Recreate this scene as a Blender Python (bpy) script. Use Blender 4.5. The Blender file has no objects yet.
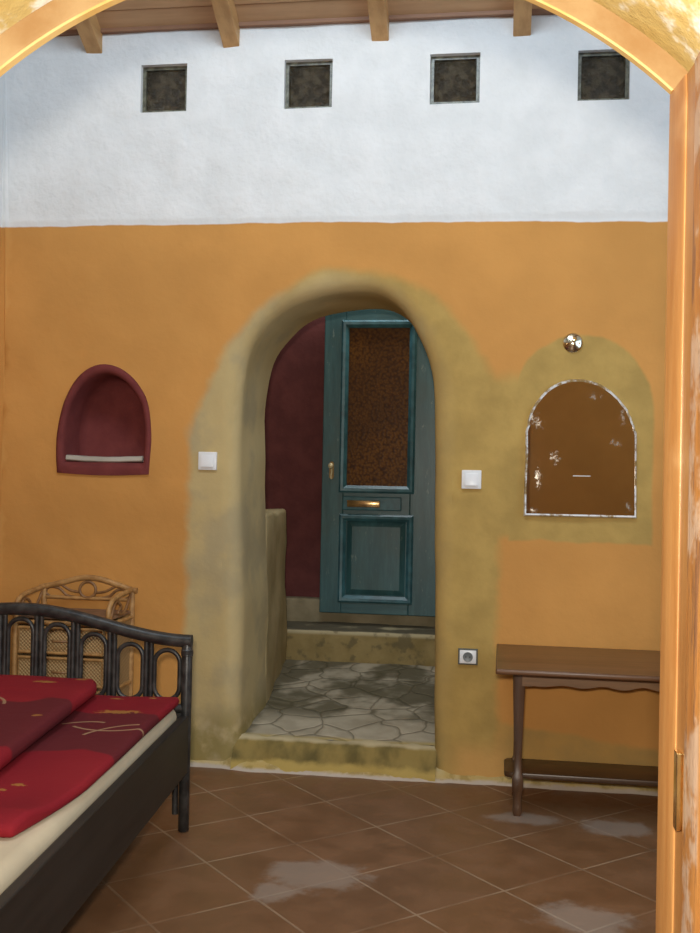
import bpy, bmesh, math, random
from mathutils import Vector, Matrix, noise
from mathutils.geometry import delaunay_2d_cdt
random.seed(7)
PI = math.pi
sc = bpy.context.scene
COL = sc.collection

# ------------------------------------------------------------------ materials
class NB:
    """small node builder"""
    def __init__(s, name):
        s.m = bpy.data.materials.new(name); s.m.use_nodes = True
        s.t = s.m.node_tree; s.n = s.t.nodes; s.l = s.t.links
        s.b = s.n['Principled BSDF']
    def node(s, typ, **kw):
        n = s.n.new(typ)
        for k, v in kw.items(): setattr(n, k, v)
        return n
    def put(s, sock, v):
        if isinstance(v, bpy.types.NodeSocket): s.l.new(v, sock)
        else:
            if sock.type == 'RGBA' and len(v) == 3: v = (*v, 1)
            sock.default_value = v
    def math(s, op, a, b=None, c=None, clamp=False):
        n = s.node('ShaderNodeMath', operation=op, use_clamp=clamp)
        for i, v in enumerate((a, b, c)):
            if v is not None: s.put(n.inputs[i], v)
        return n.outputs[0]
    def mix(s, f, a, b):
        n = s.node('ShaderNodeMix', data_type='RGBA')
        s.put(n.inputs[0], f); s.put(n.inputs[6], a); s.put(n.inputs[7], b)
        return n.outputs[2]
    def step(s, v, lo, hi):
        n = s.node('ShaderNodeMapRange', interpolation_type='SMOOTHSTEP')
        s.put(n.inputs[0], v); s.put(n.inputs[1], lo); s.put(n.inputs[2], hi)
        return n.outputs[0]
    def noise(s, co, scale, detail=3, rough=.55, w=None):
        n = s.node('ShaderNodeTexNoise')
        s.put(n.inputs['Vector'], co); s.put(n.inputs['Scale'], scale)
        s.put(n.inputs['Detail'], detail); s.put(n.inputs['Roughness'], rough)
        return n.outputs['Fac']
    def pos(s): return s.node('ShaderNodeNewGeometry').outputs['Position']
    def obco(s): return s.node('ShaderNodeTexCoord').outputs['Object']
    def sep(s, v):
        n = s.node('ShaderNodeSeparateXYZ'); s.put(n.inputs[0], v); return n.outputs
    def comb(s, x, y, z):
        n = s.node('ShaderNodeCombineXYZ')
        for i, v in enumerate((x, y, z)): s.put(n.inputs[i], v)
        return n.outputs[0]
    def scl(s, v, xyz):
        n = s.node('ShaderNodeVectorMath', operation='MULTIPLY')
        s.put(n.inputs[0], v); n.inputs[1].default_value = xyz; return n.outputs[0]
    def bump(s, h, strength=.3, dist=.01):
        n = s.node('ShaderNodeBump'); s.put(n.inputs['Height'], h)
        n.inputs['Strength'].default_value = strength; n.inputs['Distance'].default_value = dist
        s.l.new(n.outputs[0], s.b.inputs['Normal'])
    def set(s, **kw):
        mp = dict(color='Base Color', rough='Roughness', metal='Metallic', trans='Transmission Weight', ior='IOR', coat='Coat Weight', spec='Specular IOR Level')
        for k, v in kw.items(): s.put(s.b.inputs[mp[k]], v)
        return s.m

def lin(r, g, b):
    f = lambda c: (c/255/12.92 if c/255 <= .04045 else ((c/255+.055)/1.055)**2.4)
    return (f(r), f(g), f(b))

def simple(name, c, rough=.5, metal=0, var=.25, scale=18, bump=0, stretch=(1, 1, 1), spec=.4):
    s = NB(name); co = s.scl(s.obco(), stretch)
    n = s.noise(co, scale, 4)
    d = tuple(x*(1-var) for x in c); e = tuple(min(1, x*(1+var)) for x in c)
    if bump: s.bump(n, bump, .004)
    return s.set(color=s.mix(s.step(n, .3, .7), d, e), rough=rough, metal=metal, spec=spec)

def wood(name, c1, c2, axis=0, rough=.45, scale=10, bump=.15):
    s = NB(name)
    st = [14, 14, 14]; st[axis] = .9
    co = s.scl(s.obco(), tuple(st))
    n = s.noise(co, scale/6, 6, .65); n2 = s.noise(s.obco(), 5, 3)
    f = s.step(s.math('ADD', s.math('MULTIPLY', n, .75), s.math('MULTIPLY', n2, .25)), .35, .65)
    s.bump(n, bump, .003)
    return s.set(color=s.mix(f, c1, c2), rough=rough)

def arch_field(s, x, z, cx, a, zs, b, zbot=None):
    dx = s.math('DIVIDE', s.math('SUBTRACT', x, cx), a)
    dz = s.math('DIVIDE', s.math('MAXIMUM', s.math('SUBTRACT', z, zs), 0), b)
    d = s.math('SQRT', s.math('ADD', s.math('MULTIPLY', dx, dx), s.math('MULTIPLY', dz, dz)))
    return d

ORANGE = (.60, .290, .080)
OCHRE = (.45, .295, .090)
BEIGE = (.57, .45, .235)

def wall_far_material():
    s = NB('painted_plaster'); P = s.pos(); x, y, z = s.sep(P)
    big = s.noise(P, 1.6, 4); mid = s.noise(P, 6, 5); fine = s.noise(P, 38, 5)
    wob = s.math('MULTIPLY', s.math('SUBTRACT', mid, .5), .09)
    xw = s.math('ADD', x, wob)
    zw = s.math('ADD', z, s.math('MULTIPLY', s.math('SUBTRACT', s.noise(P, 4.2, 3), .5), .07))
    org = s.mix(s.step(big, .35, .7), tuple(v*.92 for v in ORANGE), tuple(min(1, v*1.08) for v in ORANGE))
    och = s.mix(s.step(mid, .3, .7), tuple(v*.86 for v in OCHRE), tuple(v*1.1 for v in OCHRE))
    # surround of the doorway: outer ochre limewash, its lit rim at the opening painted in as paler beige
    pin = s.math('MULTIPLY', s.math('MULTIPLY', s.step(zw, 1.35, 1.75), s.math('SUBTRACT', 1, s.step(xw, -.95, -.7))), -.055)
    d1 = arch_field(s, s.math('ADD', xw, pin), zw, -.668, .668, 1.42, .70)
    m1 = s.math('SUBTRACT', 1, s.step(d1, .95, 1.025))
    d2 = arch_field(s, xw, zw, -.70, .49, 1.5, .60)
    bei = s.math('SUBTRACT', 1, s.step(d2, .85, 1.08))
    # the left pier is greyer, worn to bare lime in patches
    left = s.math('SUBTRACT', 1, s.step(xw, -1.02, -.78))
    bei = s.math('MAXIMUM', bei, s.math('MULTIPLY', left, .75))
    bei = s.math('MULTIPLY', bei, s.math('SUBTRACT', 1, s.math('MULTIPLY', s.step(xw, -.45, -.25), .75)))
    grey = s.math('MULTIPLY', left, s.step(s.noise(P, 3.1, 5), .44, .62))
    surround = s.mix(s.math('MULTIPLY', bei, .85), och, BEIGE)
    surround = s.mix(s.math('MULTIPLY', grey, .5), surround, (.33, .28, .18))
    # niche surround
    d3 = arch_field(s, x, zw, .311, .287, 1.52, .315)
    m3 = s.math('SUBTRACT', 1, s.step(s.math('ADD', d3, s.math('MULTIPLY', wob, .8)), .96, 1.02))
    m3 = s.math('MULTIPLY', m3, s.step(zw, .985, 1.0))
    joinz = s.math('MULTIPLY', s.step(zw, .99, 1.03), s.math('SUBTRACT', 1, s.step(zw, 1.62, 1.70)))
    join = s.math('MULTIPLY', joinz, s.math('MULTIPLY', s.step(x, -.08, -.06), s.math('SUBTRACT', 1, s.step(x, .05, .07))))
    m3 = s.math('MAXIMUM', m3, join)
    # the foot of the wall
    foot = s.math('SUBTRACT', 1, s.step(s.math('ADD', zw, s.math('MULTIPLY', x, .12)), .235, .262))
    foot = s.math('MULTIPLY', foot, s.step(xw, -.05, .02))
    footc = s.mix(s.step(mid, .35, .65), (.50, .29, .085), (.42, .26, .085))
    c = s.mix(foot, org, footc)
    c = s.mix(m3, c, och)
    c = s.mix(m1, c, surround)
    # mossy damp foot beside the threshold, pinkish orange touch-up on the right of it
    damp = s.math('MULTIPLY', s.math('SUBTRACT', 1, s.step(zw, .12, .30)), s.step(s.noise(P, 9, 4), .32, .55))
    damp = s.math('MULTIPLY', damp, s.math('SUBTRACT', 1, s.step(x, -.3, -.2)))
    c = s.mix(s.math('MULTIPLY', damp, .75), c, (.26, .20, .06))
    up = s.math('MULTIPLY', s.step(xw, -.24, -.12), s.math('SUBTRACT', 1, s.step(zw, .08, .19)))
    up = s.math('MULTIPLY', up, s.math('SUBTRACT', 1, s.step(xw, -.03, .09)))
    c = s.mix(s.math('MULTIPLY', up, .85), c, (.62, .345, .11))
    # white lime band at the top
    wl = s.math('ADD', s.math('ADD', z, s.math('MULTIPLY', s.math('MAXIMUM', s.math('ADD', x, .7), 0), .014)), s.math('MULTIPLY', s.math('SUBTRACT', s.noise(s.scl(P, (1, 1, 0)), 5, 3), .5), .02))
    white = s.mix(s.step(mid, .3, .75), (.74, .745, .735), (.82, .82, .81))
    c = s.mix(s.step(wl, 2.305, 2.312), c, white)
    h = s.math('ADD', s.math('MULTIPLY', mid, .9), s.math('MULTIPLY', fine, .18))
    h = s.math('MULTIPLY', h, s.math('ADD', .35, s.math('MULTIPLY', s.step(z, 2.3, 2.34), .75)))
    s.bump(h, .55, .03)
    return s.set(color=c, rough=.85, spec=.15)

def plaster(name, c1, c2, rough=.85, bump=.4, scale=5):
    s = NB(name); P = s.pos()
    n = s.noise(P, scale, 5); f = s.noise(P, 40, 4)
    s.bump(s.math('ADD', n, s.math('MULTIPLY', f, .15)), bump, .02)
    return s.set(color=s.mix(s.step(n, .32, .68), c1, c2), rough=rough, spec=.15)

def floor_material():
    s = NB('terracotta_tiles'); P = s.pos()
    x, y, z = s.sep(P)
    ox, oy, S, a = -1.385, -1.043, .33336, .73688
    ca, sa = math.cos(a), math.sin(a)
    dx = s.math('SUBTRACT', x, ox); dy = s.math('SUBTRACT', y, oy)
    u = s.math('DIVIDE', s.math('ADD', s.math('MULTIPLY', dx, ca), s.math('MULTIPLY', dy, sa)), S)
    v = s.math('DIVIDE', s.math('SUBTRACT', s.math('MULTIPLY', dx, sa), s.math('MULTIPLY', dy, ca)), S)
    u = s.math('ADD', u, 100); v = s.math('ADD', v, 100)
    du = s.math('ABSOLUTE', s.math('SUBTRACT', s.math('FRACT', s.math('ADD', u, .5)), .5))
    dv = s.math('ABSOLUTE', s.math('SUBTRACT', s.math('FRACT', s.math('ADD', v, .5)), .5))
    d = s.math('MINIMUM', du, dv)
    wv = s.math('MULTIPLY', s.math('SUBTRACT', s.noise(P, 14, 3), .5), .006)
    grout = s.math('SUBTRACT', 1, s.step(s.math('ADD', d, wv), .0085, .0145))
    cell = s.comb(s.math('FLOOR', u), s.math('FLOOR', v), 0)
    wn = s.node('ShaderNodeTexWhiteNoise'); s.put(wn.inputs[0], cell)
    rnd = wn.outputs['Value']
    n = s.noise(P, 7, 5, .6); n2 = s.noise(P, 2.2, 3)
    t = s.mix(s.step(n, .3, .7), (.165, .078, .034), (.225, .110, .050))
    t = s.mix(s.math('MULTIPLY', rnd, .35), t, (.165, .09, .05))
    t = s.mix(s.math('MULTIPLY', s.step(n2, .45, .7), .3), t, (.24, .115, .055))
    gvis = s.math('ADD', .22, s.math('MULTIPLY', s.step(s.noise(P, 3.1, 2), .42, .60), .55))
    c = s.mix(s.math('MULTIPLY', grout, gvis), t, (.36, .25, .16))
    # dried mortar haze left on the tiles
    haze = None
    for (hx, hy, rx, ry) in ((-.55, -1.10, .17, .13), (-.66, -1.26, .07, .08), (.10, -.42, .14, .07), (.25, -1.27, .14, .12), (.42, -.45, .13, .10)):
        ex = s.math('DIVIDE', s.math('SUBTRACT', x, hx), rx); ey = s.math('DIVIDE', s.math('SUBTRACT', y, hy), ry)
        e = s.math('SQRT', s.math('ADD', s.math('MULTIPLY', ex, ex), s.math('MULTIPLY', ey, ey)))
        e = s.math('ADD', e, s.math('MULTIPLY', s.math('SUBTRACT', s.noise(P, 9, 5, .7), .5), 1.9))
        k = s.math('SUBTRACT', 1, s.step(e, .62, 1.15))
        haze = k if haze is None else s.math('MAXIMUM', haze, k)
    c = s.mix(s.math('MULTIPLY', haze, .42), c, (.40, .34, .28))
    s.bump(s.math('ADD', s.math('MULTIPLY', n, .3), s.math('MULTIPLY', grout, -.5)), .25, .006)
    rough = s.math('ADD', .34, s.math('MULTIPLY', s.math('MAXIMUM', haze, s.step(n, .4, .7)), .25))
    return s.set(color=c, rough=rough, spec=.22)

def flagstone_material():
    s = NB('crazy_paving'); P = s.pos()
    nv = s.node('ShaderNodeTexNoise'); s.put(nv.inputs['Vector'], P); nv.inputs['Scale'].default_value = 5
    va = s.node('ShaderNodeVectorMath', operation='MULTIPLY_ADD')
    s.put(va.inputs[0], nv.outputs['Color']); va.inputs[1].default_value = (.14, .14, 0); s.put(va.inputs[2], P)
    co = s.scl(va.outputs[0], (1, 1, 0))
    vd = s.node('ShaderNodeTexVoronoi', feature='DISTANCE_TO_EDGE'); s.put(vd.inputs['Vector'], co); vd.inputs['Scale'].default_value = 5.6
    vc = s.node('ShaderNodeTexVoronoi'); s.put(vc.inputs['Vector'], co); vc.inputs['Scale'].default_value = 5.6
    n = s.noise(P, 8, 5); n2 = s.noise(P, 3.4, 4)
    st = s.mix(s.step(n, .3, .7), (.36, .305, .215), (.50, .43, .315))
    r = s.sep(vc.outputs['Color'])[0]
    st = s.mix(s.math('MULTIPLY', r, .5), st, (.33, .285, .20))
    joint = s.math('SUBTRACT', 1, s.step(vd.outputs['Distance'], .004, .040))
    c = s.mix(s.math('MULTIPLY', joint, .7), st, (.13, .105, .06))
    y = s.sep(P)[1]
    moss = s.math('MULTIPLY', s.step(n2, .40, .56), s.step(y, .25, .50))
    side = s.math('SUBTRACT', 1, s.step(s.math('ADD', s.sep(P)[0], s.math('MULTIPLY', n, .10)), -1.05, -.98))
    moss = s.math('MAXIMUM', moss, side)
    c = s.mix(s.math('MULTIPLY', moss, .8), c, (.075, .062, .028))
    edge = s.math('SUBTRACT', 1, s.step(y, .085, .13))
    c = s.mix(edge, c, (.45, .34, .14))
    s.bump(s.math('ADD', s.step(vd.outputs['Distance'], 0, .08), s.math('MULTIPLY', n, .5)), .5, .012)
    return s.set(color=c, rough=.8, spec=.2)

M = {}
M['wall_far'] = wall_far_material()
M['floor'] = floor_material()
M['flag'] = flagstone_material()
M['orange'] = plaster('orange_plaster', tuple(v*.93 for v in ORANGE), ORANGE)
M['white'] = plaster('white_plaster', (.74, .74, .73), (.80, .80, .79))
M['peach'] = plaster('peach_plaster', (.54, .37, .18), (.61, .44, .23), bump=.25)
M['darkred'] = plaster('dark_red_plaster', (.150, .034, .032), (.19, .044, .040), scale=9, bump=.3)
M['darkred_back'] = plaster('deep_red_plaster', (.130, .042, .040), (.17, .054, .050), scale=9, bump=.3)
M['beige'] = plaster('beige_plaster', (.40, .31, .15), (.52, .41, .22), scale=4)
M['ochre'] = plaster('ochre_plaster', (.40, .26, .08), (.46, .31, .10), scale=4)
M['greyplaster'] = plaster('grey_plaster', (.24, .20, .12), (.36, .30, .19), scale=7)

def step_material():
    s = NB('worn_step_plaster'); P = s.pos(); z = s.sep(P)[2]
    n = s.noise(P, 6, 5); n2 = s.noise(P, 13, 4)
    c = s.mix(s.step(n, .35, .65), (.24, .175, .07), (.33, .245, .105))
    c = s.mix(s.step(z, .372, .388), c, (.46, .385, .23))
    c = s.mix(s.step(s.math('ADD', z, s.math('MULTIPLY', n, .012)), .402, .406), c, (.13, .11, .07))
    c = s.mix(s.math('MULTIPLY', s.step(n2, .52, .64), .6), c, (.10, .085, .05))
    s.bump(n2, .5, .012)
    return s.set(color=c, rough=.85, spec=.15)
M['step'] = step_material()

def threshold_material():
    s = NB('mortar_fillet'); P = s.pos(); x, y, z = s.sep(P)
    n = s.noise(P, 8, 5); n2 = s.noise(P, 20, 4)
    c = s.mix(s.step(n, .35, .65), (.50, .36, .13), (.56, .44, .22))
    c = s.mix(s.math('MULTIPLY', s.step(n2, .48, .62), .6), c, (.30, .21, .06))
    c = s.mix(s.math('SUBTRACT', 1, s.step(s.math('ADD', z, s.math('MULTIPLY', n2, .02)), .016, .028)), c, (.52, .44, .36))
    s.bump(s.math('ADD', n, s.math('MULTIPLY', n2, .4)), .7, .012)
    return s.set(color=c, rough=.9, spec=.1)
M['fillet'] = threshold_material()

def riser_material():
    s = NB('threshold_face'); P = s.pos(); z = s.sep(P)[2]
    n = s.noise(P, 9, 5); n2 = s.noise(s.scl(P, (1, 1, .4)), 7, 4)
    c = s.mix(s.step(n2, .35, .65), (.13, .10, .035), (.30, .215, .07))
    c = s.mix(s.math('SUBTRACT', 1, s.step(s.math('ADD', z, s.math('MULTIPLY', n, .06)), .06, .085)), c, (.46, .33, .10))
    c = s.mix(s.step(s.math('ADD', z, s.math('MULTIPLY', n2, .02)), .118, .130), c, (.50, .41, .24))
    s.bump(n, .6, .015)
    return s.set(color=c, rough=.85, spec=.15)
M['riser'] = riser_material()

M['boards'] = wood('ceiling_boards', (.50, .285, .14), (.62, .37, .19), 0, .6)
M['rafter'] = wood('rafter_wood', (.50, .27, .10), (.64, .37, .15), 1, .55)
M['plate_wood'] = wood('wall_plate_wood', (.24, .115, .06), (.33, .165, .085), 0, .6)

def teal_material(name, axis):
    s = NB(name); co = s.obco(); P = s.pos()
    st = [10, 10, 10]; st[axis] = 1.2
    n = s.noise(s.scl(co, tuple(st)), 2.2, 6, .7); n2 = s.noise(P, 6, 4)
    c = s.mix(s.step(n, .35, .7), (.028, .085, .092), (.050, .135, .145))
    c = s.mix(s.math('MULTIPLY', s.step(n2, .45, .7), .4), c, (.050, .092, .075))
    wear = s.math('MULTIPLY', s.step(s.noise(s.scl(P, (3, 3, 1)), 11, 5, .7), .62, .70), .55)
    c = s.mix(wear, c, (.22, .28, .25))
    s.bump(n, .25, .003)
    return s.set(color=c, rough=.38, spec=.5)
M['teal'] = teal_material('teal_door_paint', 2)
M['teal_h'] = teal_material('teal_rail_paint', 0)
M['teal_mould'] = simple('teal_moulding_paint', (.045, .135, .16), .3, var=.3, scale=14)

def amber_glass():
    s = NB('amber_figured_glass'); P = s.pos()
    v = s.node('ShaderNodeTexVoronoi', feature='SMOOTH_F1'); s.put(v.inputs['Vector'], s.scl(P, (1, 1, 1))); v.inputs['Scale'].default_value = 75
    n = s.noise(P, 3, 3)
    s.bump(v.outputs['Distance'], .35, .003)
    c = s.mix(s.step(v.outputs['Distance'], .15, .75), (.20, .080, .014), (.070, .026, .008))
    c = s.mix(s.math('MULTIPLY', s.step(n, .4, .65), .5), c, (.060, .026, .012))
    return s.set(color=c, rough=.38, trans=.1, ior=1.45, spec=.08)
M['amber'] = amber_glass()
M['flap'] = simple('worn_brass_flap', (.42, .27, .12), .22, .8, .3)
M['key'] = simple('bright_brass_key', (.85, .74, .45), .25, .25, .1)
M['brass'] = simple('polished_brass', (.85, .62, .26), .16, 1, .1)
M['bronze'] = simple('dull_bronze', (.30, .20, .09), .28, 1, .2)
M['nickel'] = simple('pale_brass', (.72, .68, .52), .18, 1, .08)
M['plastic'] = simple('white_plastic', (.80, .80, .80), .32, 0, .02)
M['plastic_grey'] = simple('grey_plastic', (.16, .17, .17), .4, 0, .05)
M['plastic_dark'] = simple('socket_frame_grey', (.10, .10, .08), .5, 0, .1)  # dark grey frame outlining the socket

def cane(name, c1, c2, rough=.4):
    s = NB(name); P = s.pos()
    n = s.noise(P, 30, 4); r = s.noise(s.scl(P, (9, 9, 9)), 2, 2)
    s.bump(n, .2, .003)
    return s.set(color=s.mix(s.step(n, .35, .7), c1, c2), rough=rough)
M['black_cane'] = cane('black_lacquered_cane', (.018, .017, .016), (.050, .047, .043), .36)
M['black_board'] = wood('black_stained_board', (.010, .0085, .007), (.022, .018, .015), 1, .5)
M['rattan'] = cane('honey_rattan', (.34, .17, .055), (.52, .29, .105), .45)
M['rattan_dark'] = cane('brown_rattan', (.20, .095, .035), (.32, .165, .065), .45)
def weave():
    s = NB('woven_rattan'); co = s.obco()
    x, y, z = s.sep(co)
    a = s.math('SINE', s.math('MULTIPLY', s.math('ADD', x, y), 420)); b = s.math('SINE', s.math('MULTIPLY', z, 420))
    w = s.math('MULTIPLY', a, b)
    n = s.noise(co, 8, 3)
    c = s.mix(s.step(w, -.6, .6), (.27, .155, .06), (.50, .33, .15))
    c = s.mix(s.math('MULTIPLY', s.step(n, .4, .65), .4), c, (.42, .25, .10))
    s.bump(w, .6, .003)
    return s.set(color=c, rough=.6)
M['weave'] = weave()
M['shelfwood'] = simple('shelf_board_brown', (.23, .13, .075), .45, 0, .2)

M['mattress'] = simple('cream_sheet', (.62, .52, .36), .9, 0, .06, 6, .15, spec=.1)

def duvet(name, seed):
    s = NB(name); co = s.obco(); x, y, z = s.sep(co)
    n = s.noise(co, 2.3 + seed, 2); w = s.math('MULTIPLY', s.math('SUBTRACT', s.noise(co, 3.4, 2), .5), .30)
    cloth = s.noise(co, 320, 2)
    red = s.mix(s.step(n, .3, .7), (.235, .012, .020), (.285, .017, .024))
    yy = s.math('ADD', y, w)
    if seed == 0: lo, hi = -.78, -.30
    else: lo, hi = -.98, -.42
    band = s.math('MULTIPLY', s.step(yy, lo-.01, lo+.01), s.math('SUBTRACT', 1, s.step(yy, hi-.01, hi+.01)))
    c = s.mix(s.math('MULTIPLY', band, .9), red, (.115, .018, .022))
    lines = None
    arcs = ((-.21, -.52, .10, 1.0, 2.4), (-.115, -.36, .17, -2.4, -.9), (-.02, -.62, .16, 1.7, 2.9)) if seed == 0 else \
           ((-.47, -.92, .16, -.3, 1.5), (-.44, -.98, .11, .1, 1.4), (-.60, -.52, .15, .2, 1.8), (-.80, -.70, .16, 0, 1.6))
    for cx, cy, r, a0, a1 in arcs:
        ex = s.math('SUBTRACT', x, cx); ey = s.math('SUBTRACT', y, cy)
        rr = s.math('SQRT', s.math('ADD', s.math('MULTIPLY', ex, ex), s.math('MULTIPLY', ey, ey)))
        d = s.math('ABSOLUTE', s.math('SUBTRACT', rr, r))
        k = s.math('SUBTRACT', 1, s.step(d, .003, .007))
        an = s.math('ARCTAN2', ey, ex)
        k = s.math('MULTIPLY', k, s.math('MULTIPLY', s.math('GREATER_THAN', an, a0), s.math('LESS_THAN', an, a1)))
        lines = k if lines is None else s.math('MAXIMUM', lines, k)
    c = s.mix(s.math('MULTIPLY', lines, .8), c, (.42, .26, .14))
    blobs = None
    spots = ((-.15, -.30, .060, .026), (-.22, -.09, .022, .010), (-.10, -.07, .018, .010), (-.17, -1.08, .018, .010), (-.20, -1.12, .014, .01)) if seed == 0 else \
            ((-.45, -.15, .04, .016), (-.35, -.08, .02, .012), (-.30, -.62, .016, .012), (-.40, -1.3, .03, .016))
    for bx, by, rx, ry in spots:
        ex = s.math('DIVIDE', s.math('SUBTRACT', x, bx), rx); ey = s.math('DIVIDE', s.math('SUBTRACT', y, by), ry)
        e = s.math('SQRT', s.math('ADD', s.math('MULTIPLY', ex, ex), s.math('MULTIPLY', ey, ey)))
        e = s.math('ADD', e, s.math('MULTIPLY', s.math('SUBTRACT', s.noise(co, 45, 4, .7), .5), 3.0))
        k = s.math('SUBTRACT', 1, s.step(e, .8, 1.1))
        blobs = k if blobs is None else s.math('MAXIMUM', blobs, k)
    c = s.mix(s.math('MULTIPLY', blobs, .8), c, (.42, .19, .045))
    s.bump(s.math('ADD', s.noise(co, 7, 3), s.math('MULTIPLY', cloth, .1)), .35, .012)
    return s.set(color=c, rough=.8, spec=.15)
M['duvet_a'] = duvet('red_duvet_cloth', 0)
M['duvet_b'] = duvet('red_folded_duvet_cloth', 1)

M['bench'] = wood('walnut_varnish', (.095, .040, .017), (.165, .075, .032), 0, .33)
M['bench_leg'] = wood('walnut_leg_varnish', (.060, .028, .013), (.115, .054, .025), 2, .35)
M['bench_edge'] = wood('walnut_apron_varnish', (.20, .105, .045), (.29, .155, .068), 0, .4)
M['bench_shelf'] = wood('dark_shelf_varnish', (.050, .025, .012), (.085, .042, .019), 0, .35)
M['bench_low'] = wood('honey_apron_varnish', (.30, .165, .06), (.42, .24, .09), 0, .4)

def mirror_material():
    s = NB('mirror_glass'); P = s.pos(); x, y, z = s.sep(P)
    sm = None
    for (hx, hz, rx, rz) in ((.115, 1.49, .035, .03), (.14, 1.47, .025, .03), (.21, 1.335, .03, .035), (.475, 1.50, .02, .04), (.45, 1.40, .03, .02), (.36, 1.585, .03, .02), (.14, 1.25, .02, .06), (.12, 1.12, .04, .012), (.50, 1.14, .02, .03)):
        ex = s.math('DIVIDE', s.math('SUBTRACT', x, hx), rx); ez = s.math('DIVIDE', s.math('SUBTRACT', z, hz), rz)
        e = s.math('SQRT', s.math('ADD', s.math('MULTIPLY', ex, ex), s.math('MULTIPLY', ez, ez)))
        e = s.math('ADD', e, s.math('MULTIPLY', s.math('SUBTRACT', s.noise(P, 55, 5, .8), .5), 5.5))
        k = s.math('SUBTRACT', 1, s.step(e, -.3, .7))
        sm = k if sm is None else s.math('MAXIMUM', sm, k)
    # one thin pale line: a reflection painted into the mirror colour
    refl_line = s.math('MULTIPLY', s.math('LESS_THAN', s.math('ABSOLUTE', s.math('SUBTRACT', z, 1.262)), .0022),
                 s.math('LESS_THAN', s.math('ABSOLUTE', s.math('SUBTRACT', x, .315)), .035))
    sm = s.math('MAXIMUM', s.math('MULTIPLY', sm, .42), refl_line)
    c = s.mix(sm, (.62, .54, .43), (.50, .47, .44))
    return s.set(color=c, rough=s.math('ADD', .03, s.math('MULTIPLY', sm, .25)), metal=s.math('SUBTRACT', 1, sm))
M['mirror'] = mirror_material()
def rim_material():
    s = NB('chipped_white_edge'); P = s.pos()
    n = s.noise(P, 17, 5, .75)
    c = s.mix(s.step(n, .42, .56), (.33, .21, .08), (.80, .80, .80))
    return s.set(color=c, rough=.35)
M['mirror_rim'] = rim_material()

def glass_block():
    s = NB('dark_glass_block'); co = s.obco()
    v = s.noise(co, 26, 2); n = s.noise(co, 60, 4, .7)
    c = s.mix(s.step(v, .35, .65), (.036, .027, .015), (.085, .066, .038))
    s.bump(s.math('ADD', v, s.math('MULTIPLY', n, .5)), 1.0, .03)
    return s.set(color=c, rough=.07, trans=.15, ior=1.45, spec=.36)
M['gblock'] = glass_block()
M['gedge'] = simple('glass_block_edge', (.13, .125, .09), .3, 0, .5, 40)
M['block_void'] = simple('dark_clay', (.03, .025, .018), .9, 0, .2)

def frame_wood():
    s = NB('orange_varnished_frame'); P = s.pos()
    n = s.noise(s.scl(P, (16, 16, 1.3)), 2, 6, .7); n2 = s.noise(P, 5, 4)
    c = s.mix(s.step(n, .3, .7), (.36, .150, .040), (.48, .235, .075))
    c = s.mix(s.math('MULTIPLY', s.step(n2, .55, .70), .45), c, (.72, .44, .20))
    kn = s.noise(s.scl(P, (9, 9, 2.2)), 3, 3)
    c = s.mix(s.math('MULTIPLY', s.step(kn, .66, .74), .55), c, (.24, .07, .025))
    s.bump(n, .25, .004)
    return s.set(color=c, rough=.32)
M['frame'] = frame_wood()
def reveal_mat(arch):
    s = NB('patchy_yellow_reveal' if arch else 'worn_orange_reveal'); P = s.pos(); x, y, z = s.sep(P)
    n = s.noise(P, 7, 5, .65); n2 = s.noise(s.scl(P, (14, 14, 2)), 2.5, 5, .7)
    yel = s.mix(s.step(n, .35, .65), (.54, .36, .11), (.60, .44, .17))
    yel = s.mix(s.step(n, .53, .62), yel, (.76, .71, .58))
    wd = s.mix(s.step(n2, .3, .7), (.44, .165, .036), (.56, .26, .07))
    rough_ = s.step(y, -3.06, -3.045)
    wd = s.mix(s.math('MULTIPLY', s.math('MULTIPLY', s.step(n2, .52, .62), .7), rough_), wd, (.20, .09, .055))
    wd = s.mix(s.math('MULTIPLY', s.math('MULTIPLY', s.step(n, .52, .60), .55), rough_), wd, (.72, .58, .44))
    s.bump(s.math('ADD', n, n2), .4, .008)
    return s.set(color=yel if arch else wd, rough=.5)
M['reveal'] = reveal_mat(False); M['reveal_arch'] = reveal_mat(True)
def arch_wood():
    s = NB('orange_arch_band'); P = s.pos()
    n = s.noise(P, 9, 6, .7); n2 = s.noise(P, 3, 3)
    c = s.mix(s.step(n, .3, .7), (.36, .195, .07), (.45, .285, .125))
    c = s.mix(s.math('MULTIPLY', s.step(n2, .5, .62), .5), c, (.58, .40, .19))
    s.bump(n, .25, .004)
    return s.set(color=c, rough=.45)
M['arch_wood'] = arch_wood()

M['lip'] = plaster('yellow_painted_edge', (.62, .36, .10), (.74, .50, .20), rough=.5, bump=.2, scale=8)

# ------------------------------------------------------------------ mesh helpers
def obj(name, bm, mat, parent=None, smooth=None, loc=None):
    me = bpy.data.meshes.new(name)
    bmesh.ops.recalc_face_normals(bm, faces=bm.faces[:])
    bm.to_mesh(me); bm.free()
    mats = mat if isinstance(mat, (list, tuple)) else [mat]
    for m in mats: me.materials.append(m)
    if smooth is not None:
        for p in me.polygons: p.use_smooth = True
        if smooth < 3: me.set_sharp_from_angle(angle=smooth)
    o = bpy.data.objects.new(name, me); COL.objects.link(o)
    if loc: o.location = loc
    if parent: o.parent = parent
    return o
def tag(o, label, cat, group=None, kind=None):
    o['label'] = label; o['category'] = cat
    if group: o['group'] = group
    if kind: o['kind'] = kind
    return o
def thing(name, label, cat, loc=(0, 0, 0), rz=0, group=None, kind=None):
    o = bpy.data.objects.new(name, None); COL.objects.link(o)
    o.location = loc; o.rotation_euler = (0, 0, rz); o.empty_display_size = .1
    return tag(o, label, cat, group, kind)
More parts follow.
